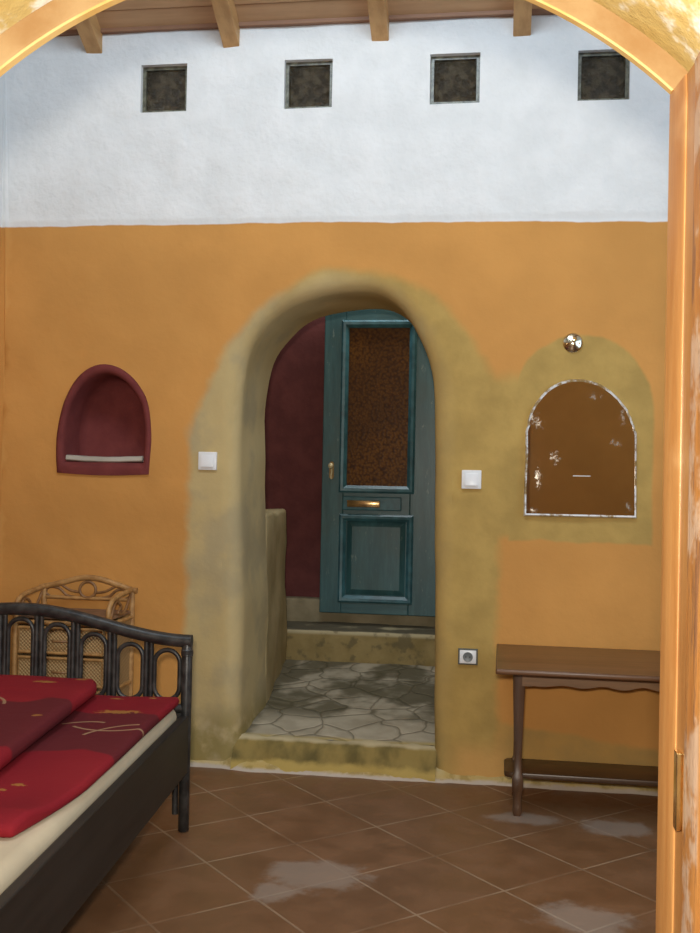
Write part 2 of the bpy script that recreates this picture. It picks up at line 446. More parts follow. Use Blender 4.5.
def box(bm, x0, x1, y0, y1, z0, z1, bev=0, segs=2):
    r = bmesh.ops.create_cube(bm, size=1)
    bmesh.ops.scale(bm, verts=r['verts'], vec=(x1-x0, y1-y0, z1-z0))
    bmesh.ops.translate(bm, verts=r['verts'], vec=((x0+x1)/2, (y0+y1)/2, (z0+z1)/2))
    if bev:
        es = list({e for v in r['verts'] for e in v.link_edges})
        bmesh.ops.bevel(bm, geom=es, offset=bev, segments=segs, profile=.5, affect='EDGES')
    return bm
def bx(*a, **k): return box(bmesh.new(), *a, **k)
def tube(bm, pts, r, n=10, closed=False, cap=True):
    pts = [Vector(p) for p in pts]; m = len(pts)
    rr = r if isinstance(r, (list, tuple)) else [r]*m
    rings = []; prev = None
    for i, p in enumerate(pts):
        if closed: t = pts[(i+1) % m]-pts[i-1]
        else: t = pts[min(i+1, m-1)]-pts[max(i-1, 0)]
        t.normalize()
        if prev is None:
            a = Vector((0, 0, 1)) if abs(t.z) < .9 else Vector((0, 1, 0))
            u = t.cross(a).normalized()
        else:
            u = (prev - t*prev.dot(t)).normalized()
        prev = u; w = t.cross(u)
        rings.append([bm.verts.new(p+(u*math.cos(2*PI*k/n)+w*math.sin(2*PI*k/n))*rr[i]) for k in range(n)])
    for i in range(m if closed else m-1):
        a, b = rings[i], rings[(i+1) % m]
        if closed and i == m-1:   # align the seam
            off = min(range(n), key=lambda q: (a[0].co-b[q].co).length)
            b = b[off:]+b[:off]
        for k in range(n): bm.faces.new((a[k], a[(k+1) % n], b[(k+1) % n], b[k]))
    if cap and not closed:
        bm.faces.new(rings[0][::-1]); bm.faces.new(rings[-1])
    return bm
def tb(*a, **k): return tube(bmesh.new(), *a, **k)
def catmull(P, n=8, closed=False):
    P = [Vector(p) for p in P]; out = []; m = len(P)
    for i in range(m if closed else m-1):
        g = (lambda j: P[j % m]) if closed else (lambda j: P[max(0, min(m-1, j))])
        p0, p1, p2, p3 = g(i-1), g(i), g(i+1), g(i+2)
        for k in range(n):
            t = k/n
            out.append(.5*((2*p1)+(p2-p0)*t+(2*p0-5*p1+4*p2-p3)*t*t+(3*p1-p0-3*p2+p3)*t**3))
    if not closed: out.append(P[-1])
    return out
def prism(pts, axis, a, b, bev=0):
    """extrude a 2d outline; axis 1: outline in (x,z) from y=a to b; 0: outline in (y,z) along x"""
    bm = bmesh.new()
    mk = (lambda p, t: (p[0], t, p[1])) if axis == 1 else ((lambda p, t: (t, p[0], p[1])) if axis == 0 else (lambda p, t: (p[0], p[1], t)))
    A = [bm.verts.new(mk(p, a)) for p in pts]; B = [bm.verts.new(mk(p, b)) for p in pts]
    n = len(pts)
    bm.faces.new(A); bm.faces.new(B[::-1])
    for i in range(n): bm.faces.new((A[i], B[i], B[(i+1) % n], A[(i+1) % n]))
    bmesh.ops.recalc_face_normals(bm, faces=bm.faces[:])
    if bev:
        es = [e for e in bm.edges if len(e.link_faces) == 2 and e.calc_face_angle() > .5]
        bmesh.ops.bevel(bm, geom=es, offset=bev, segments=2, profile=.5, affect='EDGES')
    bmesh.ops.triangulate(bm, faces=[f for f in bm.faces if len(f.verts) > 4])
    return bm
def normals2(P, closed=False):
    """outward normals of a polyline that runs up the left side, over the top, down the right"""
    m = len(P); out = []
    for i in range(m):
        a = P[i-1] if (i or closed) else P[0]; b = P[(i+1) % m] if (i < m-1 or closed) else P[-1]
        t = Vector((b[0]-a[0], b[1]-a[1])).normalized()
        out.append(Vector((-t.y, t.x)))
    return out
def resample(P, d):
    out = [Vector(P[0])]; acc = 0
    for a, b in zip(P[:-1], P[1:]):
        a = Vector(a); b = Vector(b); L = (b-a).length; k = max(1, round(L/d))
        for i in range(1, k+1): out.append(a+(b-a)*i/k)
    return out
def nz(p, s, seed=0): return noise.noise(Vector((p[0]*s+seed*7.3, p[1]*s, p[2]*s+seed)))
def relief(x, z):
    """hand-laid plaster undulation of the far wall"""
    return .010*nz((x, 0, z), 2.2, 1)+.005*nz((x, 0, z), 6.5, 2)+.0022*nz((x, 0, z), 16, 3)
def lathe(prof, n=32, axis='z'):
    bm = bmesh.new(); rings = []
    for r, h in prof:
        rings.append([bm.verts.new((r*math.cos(2*PI*k/n), r*math.sin(2*PI*k/n), h)) for k in range(n)] if r > 1e-6 else [bm.verts.new((0, 0, h))])
    for a, b in zip(rings[:-1], rings[1:]):
        for k in range(n):
            q = [a[k % len(a)], a[(k+1) % len(a)], b[(k+1) % len(b)], b[k % len(b)]]
            q = list(dict.fromkeys(q))
            if len(q) > 2: bm.faces.new(q)
    if axis == 'y':
        bmesh.ops.rotate(bm, verts=bm.verts[:], cent=(0, 0, 0), matrix=Matrix.Rotation(PI/2, 3, 'X'))   # +z -> -y
    return bm

# ------------------------------------------------------------------ far wall
K = .55                       # slope of the lean-to roof, rising towards the viewer
ZC = 3.15
door_ctrl = [(-1.085, -.02), (-1.09, .30), (-1.09, .62), (-1.10, .95), (-1.112, 1.25), (-1.115, 1.55), (-1.082, 1.765), (-.985, 1.905), (-.865, 1.978),
             (-.70, 2.018), (-.54, 2.018), (-.42, 1.94), (-.345, 1.815), (-.302, 1.69), (-.287, 1.55), (-.281, 1.25), (-.276, .95), (-.270, .62), (-.265, .30), (-.26, -.02)]
door_out = [(p.x, p.y) for p in catmull([(*p, 0) for p in door_ctrl], 5)]
RND = .075
nrm = normals2(door_out)
def off(P, N, d): return [(p[0]+n.x*d, p[1]+n.y*d) for p, n in zip(P, N)]
door_ring = off(door_out, nrm, RND)
door_ring = [(p[0], max(p[1], 0) if i not in (0, len(door_ring)-1) else -.02) for i, p in enumerate(door_ring)]
nich_ctrl = [(-1.895, 1.275), (-1.9, 1.40), (-1.875, 1.53), (-1.81, 1.635), (-1.715, 1.675), (-1.62, 1.64), (-1.545, 1.545), (-1.52, 1.41), (-1.525, 1.275)]
nich = [(p.x, p.y) for p in catmull([(*p, 0) for p in nich_ctrl], 4)]
WIN = [(-1.476, 2.899), (-.8425, 2.8955), (-.226, 2.8965), (.3755, 2.889)]
WH = .103
def wall_mesh():
    verts = []; edges = []
    def loop(P):
        b = len(verts); verts.extend(Vector(p) for p in P)
        edges.extend((b+i, b+(i+1) % len(P)) for i in range(len(P)))
    X0, X1, Z1 = -2.21, 1.75, ZC+.06
    # one outer boundary that walks round the doorway, so that the opening reaches the floor
    bound = [(X0, -.02)]+[(door_ring[0][0]-.3, -.02), door_ring[0]]+list(door_ring[1:-1])+[door_ring[-1], (X1, -.02), (X1, Z1), (X0, Z1)]
    loop(bound)
    holes = [nich]
    for cx, cz in WIN: holes.append([(cx-WH, cz-WH), (cx-WH, cz+WH), (cx+WH, cz+WH), (cx+WH, cz-WH)])
    for h in holes: loop(h)
    def inside(p, P):
        c = False; j = len(P)-1
        for i in range(len(P)):
            if (P[i][1] > p[1]) != (P[j][1] > p[1]) and p[0] < (P[j][0]-P[i][0])*(p[1]-P[i][1])/(P[j][1]-P[i][1])+P[i][0]: c = not c
            j = i
        return c
    s = .034
    nx = int((X1-X0)/s); nzz = int(Z1/s)
    for i in range(1, nx):
        for k in range(0, nzz):
            p = (X0+i*s+(k % 2)*.5*s, .005+k*s)
            if p[0] >= X1-.01: continue
            if inside(p, door_ring): continue
            if any(inside(p, h) for h in holes): continue
            if min((p[0]-q[0])**2+(p[1]-q[1])**2 for q in door_ring) < .0003: continue
            if min((p[0]-q[0])**2+(p[1]-q[1])**2 for q in nich) < .0003: continue
            verts.append(Vector(p))
    V, E, F, *_ = delaunay_2d_cdt(verts, edges, [], 1, 1e-5)
    bm = bmesh.new()
    bv = [bm.verts.new((v.x, relief(v.x, v.y), v.y)) for v in V]
    for f in F:
        c = sum((V[i] for i in f), Vector((0, 0)))/len(f)
        if inside(c, door_ring) or any(inside(c, h) for h in holes): continue
        try: bm.faces.new([bv[i] for i in f])
        except ValueError: pass
    bmesh.ops.delete(bm, geom=[v for v in bm.verts if not v.link_faces], context='VERTS')
    # the rounded arris of the doorway and the reveal behind it
    prev = None; rows = []
    for k in range(7):
        a = k/6*PI/2
        d = RND*(1-math.sin(a)); yy = RND*(1-math.cos(a))
        P = off(door_out, nrm, d)
        rows.append([(x, yy, z) for x, z in P])
    for yy in (.14, .21, .29, .37, .44, .5): rows.append([(x, yy, z) for x, z in door_out])
    grid = []
    for r_i, row in enumerate(rows):
        g = []
        for i, (x, y, z) in enumerate(row):
            if i in (0, len(row)-1): z = -.02
            z = max(z, -.02)
            w = 1 if r_i == 0 else 1
            rel = relief(x, z)
            dep = min(1, y/.2)
            dn = .012*nz((x, y*1.0, z), 5, 4)*dep
            x2 = x+nrm[i].x*dn; z2 = z+nrm[i].y*dn
            g.append(bm.verts.new((x2, y+rel*(1-dep), z2)))
        grid.append(g)
    for a, b in zip(grid[:-1], grid[1:]):
        for i in range(len(a)-1): bm.faces.new((a[i], a[i+1], b[i+1], b[i]))
    # reveals of the glass-block holes and of the niche
    for h in holes:
        A = [bm.verts.new((x, relief(x, z), z)) for x, z in h]; B = [bm.verts.new((x, .03, z)) for x, z in h]
        n = len(h)
        for i in range(n): bm.faces.new((A[i], B[i], B[(i+1) % n], A[(i+1) % n]))
    bmesh.ops.remove_doubles(bm, verts=bm.verts[:], dist=.0006)
    # back face of the wall round the opening
    return bm
wf = obj('wall_back', wall_mesh(), M['wall_far'], smooth=.9)
tag(wf, 'far plaster wall, orange below and white above, with an arched ochre doorway', 'wall', kind='structure')
# make the shading normals face the room
def face_room(o):
    me = o.data
    bm = bmesh.new(); bm.from_mesh(me)
    for f in bm.faces:
        if abs(f.normal.y) > .5 and f.normal.y > 0: f.normal_flip()
    bm.to_mesh(me); bm.free()
face_room(wf)

# outer skin of that thick wall (seen by nobody from the room, closes the reveal)
bm = bmesh.new()
box(bm, -2.21, -1.13, .47, .5, 0, 3.3); box(bm, -.23, 1.75, .47, .5, 0, 3.3); box(bm, -1.13, -.23, .47, .5, 2.10, 3.3)
tag(obj('wall_back_outer', bm, M['beige']), 'outer side of the thick far wall, around the passage', 'wall', kind='structure')

# mortar fillet along the foot of the far wall
bm = bmesh.new()
xs = [-2.2+i*.03 for i in range(int(3.9/.03))]; rows = []
for x in xs:
    h = .024+.014*nz((x, 0, 0), 3, 5)+.010*nz((x, 0, 0), 12, 6); w = .024+.018*nz((x, 1, 0), 4, 8)+.01*nz((x, 1, 0), 11, 9)
    if -1.13 < x < -.22: h += .012; w += .012
    rows.append([bm.verts.new((x, .04, h+.012)), bm.verts.new((x, -.004, h)), bm.verts.new((x, -w*.5, h*.62)), bm.verts.new((x, -w, .004)), bm.verts.new((x, -w-.012, -.004)), bm.verts.new((x, .04, -.004))])
for a, b in zip(rows[:-1], rows[1:]):
    for i in range(6): bm.faces.new((a[i], a[(i+1) % 6], b[(i+1) % 6], b[i]))
bm.faces.new(rows[0]); bm.faces.new(rows[-1][::-1])
tag(obj('baseboard_back', bm, M['fillet'], smooth=1.2), 'rough pale mortar fillet along the foot of the far wall', 'mortar fillet', kind='structure')

# ------------------------------------------------------------------ passage behind the arch
bm = bmesh.new()
# threshold face + sloping paved slab
nx_, ny_ = 28, 34
g = []
for j in range(ny_+1):
    row = []
    y = .075+(1.32-.075)*j/ny_
    for i in range(nx_+1):
        x = -1.30+(1.12)*i/nx_
        z = .118+.118*(y-.07)/1.25+.006*nz((x, y, 0), 5, 3)+.003*nz((x, y, 0), 14, 5)
        row.append(bm.verts.new((x, y, z)))
    g.append(row)
for j in range(ny_):
    for i in range(nx_): bm.faces.new((g[j][i], g[j][i+1], g[j+1][i+1], g[j+1][i]))
obj_ = obj('floor_passage', bm, M['flag'], smooth=1.2)
tag(obj_, 'crazy-paved stone slab of the passage beyond the arch', 'stone floor', kind='structure')
bm = bmesh.new(); g = []
for k, (yy, zz) in enumerate(((-.030, 0), (-.020, .030), (.000, .055), (.014, .080), (.030, .102), (.048, .116), (.066, .122), (.095, .119))):
    row = []
    for i in range(41):
        x = -1.11+.86*i/40
        row.append(bm.verts.new((x, yy+.022*nz((x, 0, zz*3), 6, 2)+.008*nz((x, 0, zz*3), 19, 2), zz+((.009*nz((x, 0, 0), 7, 4)+.004*nz((x, 0, 0), 22, 4)) if k > 0 else 0))))
    g.append(row)
for a, b in zip(g[:-1], g[1:]):
    for i in range(40): bm.faces.new((a[i], a[i+1], b[i+1], b[i]))
tag(obj('trim_1', bm, M['riser'], smooth=3), 'stained ochre face of the threshold under the arch', 'threshold', kind='structure')

def rough_box(x0, x1, y0, y1, z0, z1, amp, seed, bev=.015, cuts=10):
    bm = bx(x0, x1, y0, y1, z0, z1, bev=bev, segs=3)
    L = max(x1-x0, y1-y0, z1-z0)
    es = [e for e in bm.edges if e.calc_length() > .12]
    bmesh.ops.subdivide_edges(bm, edges=es, cuts=cuts, use_grid_fill=True)
    for v in bm.verts:
        n = noise.noise_vector(v.co*6+Vector((seed, seed, seed)))
        v.co += n*amp
    return bm
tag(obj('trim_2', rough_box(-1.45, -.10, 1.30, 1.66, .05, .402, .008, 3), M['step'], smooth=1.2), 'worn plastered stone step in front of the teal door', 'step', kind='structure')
tag(obj('trim_3', rough_box(-1.75, -.10, 1.615, 1.75, .30, .532, .006, 8), M['greyplaster'], smooth=1.2), 'grey raised sill below the dark red wall', 'sill', kind='structure')
# low wall continuing the left jamb
bm = rough_box(-1.62, -1.125, .49, 1.28, -.02, 1.055, .012, 5, .02, 12)
for v in bm.verts:
    v.co.x += .040-.07*max(0, (v.co.y-.5)/.8)
    if v.co.z > .6: v.co.x -= .012
tag(obj('wall_passage_left', bm, M['beige'], smooth=1.2), 'low beige plastered wall continuing the left jamb of the arch', 'wall', kind='structure')
tag(obj('wall_passage_back', bx(-2.4, .1, 1.70, 1.78, .50, 3.0), M['darkred_back']), 'dark red wall beside the teal door', 'wall', kind='structure')
tag(obj('wall_passage_side', bx(-2.4, -2.3, .5, 1.70, 0, 3.0), M['darkred_back']), 'dark red side wall of the passage, left of the door', 'wall', kind='structure')
bm = rough_box(-.245, -.15, .49, 1.72, -.02, 3.0, .006, 9, .01, 10)
tag(obj('wall_passage_right', bm, M['ochre'], smooth=1.2), 'ochre side wall of the passage on the hinge side of the teal door', 'wall', kind='structure')
tag(obj('ceiling_passage', bx(-2.4, .1, .5, 1.78, 2.95, 3.03), M['boards']), 'board ceiling of the passage', 'ceiling', kind='structure')

# ------------------------------------------------------------------ teal door
DY = 1.555
d = thing('door_1', 'teal panelled wooden door with amber glass and brass letter plate', 'door', (-.68, DY, .467), kind='structure')
def dp(name, bm, mat, parent=d, smooth=None):
    bmesh.ops.translate(bm, verts=bm.verts[:], vec=(.68, -DY, -.467))
    return obj(name, bm, mat, parent, smooth)
XL, XR, ZB, ZT = -1.018, -.338, .467, 2.33
def doorbox(x0, x1, z0, z1, y0=DY-.022, y1=DY+.022, b=.004): return bx(x0, x1, y0, y1, z0, z1, bev=b)
dp('stile', doorbox(XL, -.895, ZB, ZT), M['teal'])
dp('stile', doorbox(-.513, XR, ZB, ZT), M['teal'])
dp('rail', doorbox(-.895, -.513, 2.125, ZT), M['teal_h'])
dp('rail', doorbox(-.895, -.513, 1.025, 1.165), M['teal_h'])
dp('rail', doorbox(-.895, -.513, ZB, .545), M['teal_h'])
# mouldings: rectangular frames of half-round section
def mould(x0, x1, z0, z1, w, y, h):
    bm = bmesh.new()
    prof = [(0, y+.012), (0, y-h*.5), (w*.25, y-h), (w*.6, y-h*.9), (w, y-h*.15), (w, y+.012)]
    rows = []
    for (cx, cz, sx, sz) in ((x0, z0, 1, 1), (x1, z0, -1, 1), (x1, z1, -1, -1), (x0, z1, 1, -1)):
        rows.append([bm.verts.new((cx+sx*p, q, cz+sz*p)) for p, q in prof])
    for i in range(4):
        a, b = rows[i], rows[(i+1) % 4]
        for k in range(len(prof)-1): bm.faces.new((a[k], a[k+1], b[k+1], b[k]))
    return bm
dp('glazing_moulding', mould(-.918, -.490, 1.150, 2.128, .042, DY-.022, .022), M['teal_mould'], smooth=.6)
dp('panel_moulding', mould(-.912, -.490, .530, 1.030, .040, DY-.022, .020), M['teal_mould'], smooth=.6)
# raised field
bm = bmesh.new()
a = [bm.verts.new((x, DY-.004, z)) for x, z in ((-.90, .54), (-.50, .54), (-.50, 1.02), (-.90, 1.02))]
b = [bm.verts.new((x, DY-.006, z)) for x, z in ((-.868, .575), (-.535, .575), (-.535, .99), (-.868, .99))]
c = [bm.verts.new((x, DY-.024, z)) for x, z in ((-.838, .605), (-.565, .605), (-.565, .96), (-.838, .96))]
for p, q in ((a, b), (b, c)):
    for i in range(4): bm.faces.new((p[i], p[(i+1) % 4], q[(i+1) % 4], q[i]))
bm.faces.new(c)
e = [bm.verts.new((v.co.x, DY+.012, v.co.z)) for v in a]
for i in range(4): bm.faces.new((a[i], a[(i+1) % 4], e[(i+1) % 4], e[i]))
bm.faces.new(e)
dp('lower_panel', bm, M['teal'])
dp('glass_pane', bx(-.90, -.505, DY-.004, DY+.004, 1.16, 2.12), M['amber'])['label'] = 'amber figured glass pane'
lp = dp('letter_plate', bx(-.895, -.560, DY-.034, DY-.021, 1.052, 1.130, bev=.006), M['teal_mould'])
lp['label'] = 'letter slot with a brass flap'
dp('letter_flap', prism([(-.868, 1.070), (-.680, 1.070), (-.680, 1.108), (-.868, 1.108)], 1, DY-.044, DY-.032, bev=.004), M['flap'], lp, .6)
kp = dp('keyhole_plate', prism([(-.976, 1.235), (-.969, 1.225), (-.956, 1.225), (-.949, 1.235), (-.949, 1.315), (-.956, 1.325), (-.969, 1.325), (-.976, 1.315)], 1, DY-.028, DY-.021, .002), M['bronze'])
kp['label'] = 'small brass keyhole plate'
bm = lathe([(0, .045), (.012, .043), (.016, .034), (.012, .025), (.007, .02), (.007, 0)], 16, 'y')
bmesh.ops.translate(bm, verts=bm.verts[:], vec=(-.962, DY-.026, 1.300)); 
dp('knob', bm, M['key'], kp, 1)
bm = tb(catmull([(-.962, DY-.040, 1.288), (-.958, DY-.046, 1.268), (-.962, DY-.048, 1.245), (-.960, DY-.044, 1.225)], 5), .0045, 8)
dp('key', bm, M['key'], kp, 1)
# a lining behind the glass pane so the leaf reads as a real, closed door
# ------------------------------------------------------------------ glass blocks
WL = ['glass block window above the dark red niche, leftmost of the four', 'glass block window above the left end of the doorway arch', 'glass block window above the right end of the doorway arch', 'glass block window above the arched mirror, partly behind the door frame']
for i, (cx, cz) in enumerate(WIN):
    w = thing(f'window_{i+1}', WL[i], 'window', (cx, 0, cz-.1), group='glass block windows under the ceiling', kind='structure')
    bm = bmesh.new()
    # hollow edge frame
    o_, i_ = .1035, .088
    for (x0, x1, z0, z1) in ((-o_, -i_, -o_, o_), (i_, o_, -o_, o_), (-i_, i_, -o_, -i_), (-i_, i_, i_, o_)):
        box(bm, x0, x1, .022, .11, z0, z1)
    bmesh.ops.translate(bm, verts=bm.verts[:], vec=(0, 0, .1))
    obj('block_edge', bm, M['gedge'], w)
    bm = bmesh.new(); N = 16; g = []
    for a_ in range(N+1):
        row = []
        for b_ in range(N+1):
            x = -i_-.001+2*(i_+.001)*a_/N; z = -i_-.001+2*(i_+.001)*b_/N
            e_ = max(abs(x), abs(z))/i_
            row.append(bm.verts.new((x, .028+.006*max(0, e_-.8)/.2+.0035*nz((x, i, z), 26, i), z+.1)))
        g.append(row)
    for a_ in range(N):
        for b_ in range(N): bm.faces.new((g[a_][b_], g[a_+1][b_], g[a_+1][b_+1], g[a_][b_+1]))
    obj('pane', bm, M['gblock'], w, 2)
    bm = bx(-o_, o_, .105, .13, 0, .2); obj('back_face', bm, M['block_void'], w)

# ------------------------------------------------------------------ dark red niche
nn = normals2(nich)
ni = thing('wall_niche', 'dark red painted arched niche in the orange wall, above the rattan shelf', 'niche', (-1.71, 0, 1.226), kind='thing')
bm = bmesh.new(); rows = []
outer = [(-1.918, 1.232), (-1.925, 1.33), (-1.922, 1.42), (-1.895, 1.545), (-1.825, 1.66), (-1.722, 1.708), (-1.61, 1.67), (-1.525, 1.565), (-1.499, 1.42), (-1.499, 1.33), (-1.505, 1.232)]
outer = catmull([(*p, 0) for p in outer], 4)
T = [i/48 for i in range(49)]
def along(P, t):
    P = [Vector((p[0], p[1])) for p in P]; L = [0]
    for a, b in zip(P[:-1], P[1:]): L.append(L[-1]+(b-a).length)
    s = t*L[-1]
    for i in range(len(P)-1):
        if L[i+1] >= s-1e-9: return P[i]+(P[i+1]-P[i])*((s-L[i])/max(1e-9, L[i+1]-L[i]))
    return P[-1]
def close_bottom(P, n=10, sag=0):
    P = [Vector((p[0], p[1])) for p in P]
    a, b = P[-1], P[0]
    return [a+(b-a)*k/n+Vector((0, -sag*math.sin(PI*k/n))) for k in range(1, n)]
o_r = [along(outer, t) for t in T]; i_r = [along(nich, t) for t in T]
o_r += close_bottom(o_r, 12, .008); i_r += close_bottom(i_r, 12)
cen = Vector((-1.71, 1.46))
lay = [(o_r, .004, 1.0), (o_r, -.010, .992)]
def ringpts(P, y, k): return [(cen.x+(p.x-cen.x)*k, y, cen.y+(p.y-cen.y)*k) for p in P]
R_ = [ringpts(o_r, .006, 1), ringpts(o_r, -.010, .995)]
mid = [a*.5+b*.5 for a, b in zip(o_r, i_r)]
R_ += [ringpts(mid, -.014, 1), ringpts(i_r, -.008, .985), ringpts(i_r, .012, .96), ringpts(i_r, .06, .94), ringpts(i_r, .13, .92), ringpts(i_r, .165, .88), ringpts(i_r, .18, .78), ringpts(i_r, .185, .4)]
rows = []
for ri, r in enumerate(R_):
    rows.append([bm.verts.new((p[0]-cen.x-0, p[1]+relief(p[0], p[2])*(1 if ri < 4 else 0), p[2]-1.226)) for p in r])
for a, b in zip(rows[:-1], rows[1:]):
    n = len(a)
    for i in range(n): bm.faces.new((a[i], a[(i+1) % n], b[(i+1) % n], b[i]))
bm.faces.new(rows[-1])
obj('niche_lining', bm, M['darkred'], ni, 1.2)
bm = bmesh.new(); N = 16; g = []
for i in range(N+1):
    x = -1.884+.346*i/N
    s_ = -.006*math.sin(PI*i/N)+.0015*nz((x, 0, 0), 20, 2)
    g.append([bm.verts.new((x+1.71, y, z+s_-1.226)) for y, z in ((.005, 1.288), (.0, 1.293), (.003, 1.309), (.010, 1.312), (.125, 1.312), (.125, 1.288))])
for a, b in zip(g[:-1], g[1:]):
    for k in range(6): bm.faces.new((a[k], a[(k+1) % 6], b[(k+1) % 6], b[k]))
bm.faces.new(g[0]); bm.faces.new(g[-1][::-1])
obj('shelf', bm, plaster('pale_lime_ledge', (.42, .38, .31), (.52, .47, .40)), ni, .8)['label'] = 'pale stone ledge'

# ------------------------------------------------------------------ arched mirror and rosette
mo = [(.090, 1.098), (.090, 1.20), (.091, 1.33), (.093, 1.44), (.108, 1.515), (.150, 1.585), (.215, 1.635), (.30, 1.652), (.385, 1.630), (.455, 1.575), (.505, 1.50), (.525, 1.43), (.529, 1.30), (.531, 1.20), (.531, 1.098)]
mo = [mo[0], mo[1], mo[2]]+[(p.x, p.y) for p in catmull([(*p, 0) for p in mo[3:12]], 5)]+[mo[12], mo[13], mo[14]]
mr = thing('arched_mirror', 'arched frameless mirror with chipped white edges in an ochre surround', 'mirror', (.31, 0, 1.098), math.radians(.8))
mc = Vector((.31, 1.36))
def mring(k, y, j=0):
    out = []
    for i, p in enumerate(mo):
        q = mc+(Vector(p)-mc)*k
        jj = j*nz((p[0], 0, p[1]), 40, 3)
        out.append((q.x-.31+jj, y, q.y-1.098+jj*.5))
    return out
bm = bmesh.new()
A = [bm.verts.new(p) for p in mring(.975, -.0155)]; B = [bm.verts.new(p) for p in mring(.975, -.008)]
n = len(A)
bm.faces.new(A); bm.faces.new(B[::-1])
for i in range(n): bm.faces.new((A[i], A[(i+1) % n], B[(i+1) % n], B[i]))
bmesh.ops.triangulate(bm, faces=[f for f in bm.faces if len(f.verts) > 4])
obj('mirror_glass', bm, M['mirror'], mr)
bm = bmesh.new()
rr = [mring(1.008, .002, .006), mring(1.006, -.012, .006), mring(.990, -.0195, .003), mring(.968, -.0170, .006), mring(.968, -.0100)]
rr = [[bm.verts.new(p) for p in r] for r in rr]
for a, b in zip(rr, rr[1:]+rr[:1]):
    for i in range(n): bm.faces.new((a[i], a[(i+1) % n], b[(i+1) % n], b[i]))
obj('chipped_edge', bm, M['mirror_rim'], mr, 1)['label'] = 'chipped white plaster edge'

rz_ = thing('wall_rosette', 'small round polished metal rosette on the wall above the arched mirror', 'rosette', (.272, 0, 1.801))
bm = lathe([(0, .020), (.008, .0195), (.020, .015), (.030, .011), (.036, .008), (.0395, .004), (.0395, -.006)], 36, 'y'); obj('disc', bm, M['nickel'], rz_, .7)
bm = lathe([(0, .034), (.007, .033), (.0095, .028), (.008, .021), (.008, .010)], 20, 'y'); bmesh.ops.translate(bm, verts=bm.verts[:], vec=(.004, -.002, .012)); obj('stud', bm, M['brass'], rz_, .7)
for sx in (-1, 1):
    bm = lathe([(0, .0145), (.003, .014), (.004, .0115), (.004, .006)], 12, 'y'); bmesh.ops.translate(bm, verts=bm.verts[:], vec=(sx*.024, -.001, -.003)); obj('screw', bm, M['bronze'], rz_, .7)

# ------------------------------------------------------------------ switches, socket
def switch(x, z, label):
    s = thing('light_switch', label, 'light switch', (x, 0, z), group='white light switches beside the doorway')
    obj('cover_plate', bx(-.040, .040, -.012, .004, -.0385, .0385, bev=.003), M['plastic'], s, .6)
    b = bx(-.027, .027, -.017, -.010, -.026, .026, bev=.002)
    for v in b.verts:
        if v.co.y < -.013: v.co.y += .004*(v.co.z/.026)
    obj('rocker', b, M['plastic'], s, .6)
switch(-1.2445, 1.2955, 'white light switch on the grey-beige pier left of the doorway')
switch(-.1265, 1.239, 'white light switch on the ochre wall between doorway and mirror')
so = thing('wall_socket', 'small white and grey power socket low on the ochre wall right of the doorway', 'socket', (-.1275, 0, .513))
obj('back_box', bx(-.040, .040, -.008, .006, -.033, .033, bev=.002), M['plastic_dark'], so)
obj('cover_plate', bx(-.034, .034, -.014, -.006, -.027, .027, bev=.003), M['plastic'], so, .6)
obj('socket_well', lathe([(0, .0145), (.014, .0145), (.018, .0165), (.020, .0165), (.0205, .012)], 24, 'y'), M['plastic_grey'], so, .6)
bm = bmesh.new()
for sx in (-1, 1):
    b = lathe([(0, .0155), (.0025, .0155), (.0028, .012)], 10, 'y'); bmesh.ops.translate(b, verts=b.verts[:], vec=(sx*.008, -.0, 0))
    m_ = bpy.data.meshes.new('tmp'); b.to_mesh(m_); b.free(); bm.from_mesh(m_); bpy.data.meshes.remove(m_)
obj('pin_holes', bm, M['block_void'], so)

# ------------------------------------------------------------------ floor, side walls, ceiling
tag(obj('floor', bx(-2.9, 1.9, -6.2, .045, -.08, 0), M['floor']), 'brown terracotta tile floor laid diagonally', 'floor', kind='structure')
def wallquad(name, pts, th, mat, label):
    """upright wall with a plan line a->b, sloped top following the roof"""
    (ax, ay), (bx_, by_) = pts
    bm = bmesh.new(); nx = Vector((by_-ay, -(bx_-ax))).normalized()*th
    top = lambda y: ZC+.03-K*min(0, y)
    V = []
    for (x, y) in ((ax, ay), (bx_, by_), (bx_+nx.x, by_+nx.y), (ax+nx.x, ay+nx.y)):
        V.append((bm.verts.new((x, y, 0)), bm.verts.new((x, y, top(y)))))
    for i in range(4):
        a, b = V[i], V[(i+1) % 4]
        bm.faces.new((a[0], b[0], b[1], a[1]))
    bm.faces.new([v[0] for v in V][::-1]); bm.faces.new([v[1] for v in V])
    return tag(obj(name, bm, mat, smooth=None), label, 'wall', kind='structure')
def side_material():
    s = NB('side_wall_paint'); P = s.pos(); z = s.sep(P)[2]; n = s.noise(P, 5, 5)
    o_ = s.mix(s.step(n, .3, .7), tuple(v*.9 for v in ORANGE), ORANGE)
    s.bump(n, .4, .02)
    return s.set(color=s.mix(s.step(z, 2.305, 2.312), o_, (.76, .76, .75)), rough=.85, spec=.15)
M['side'] = side_material()
wallquad('wall_left', ((-2.57, -2.89), (-2.205, .02)), -.15, M['side'], 'left side wall of the room, orange below and white above')
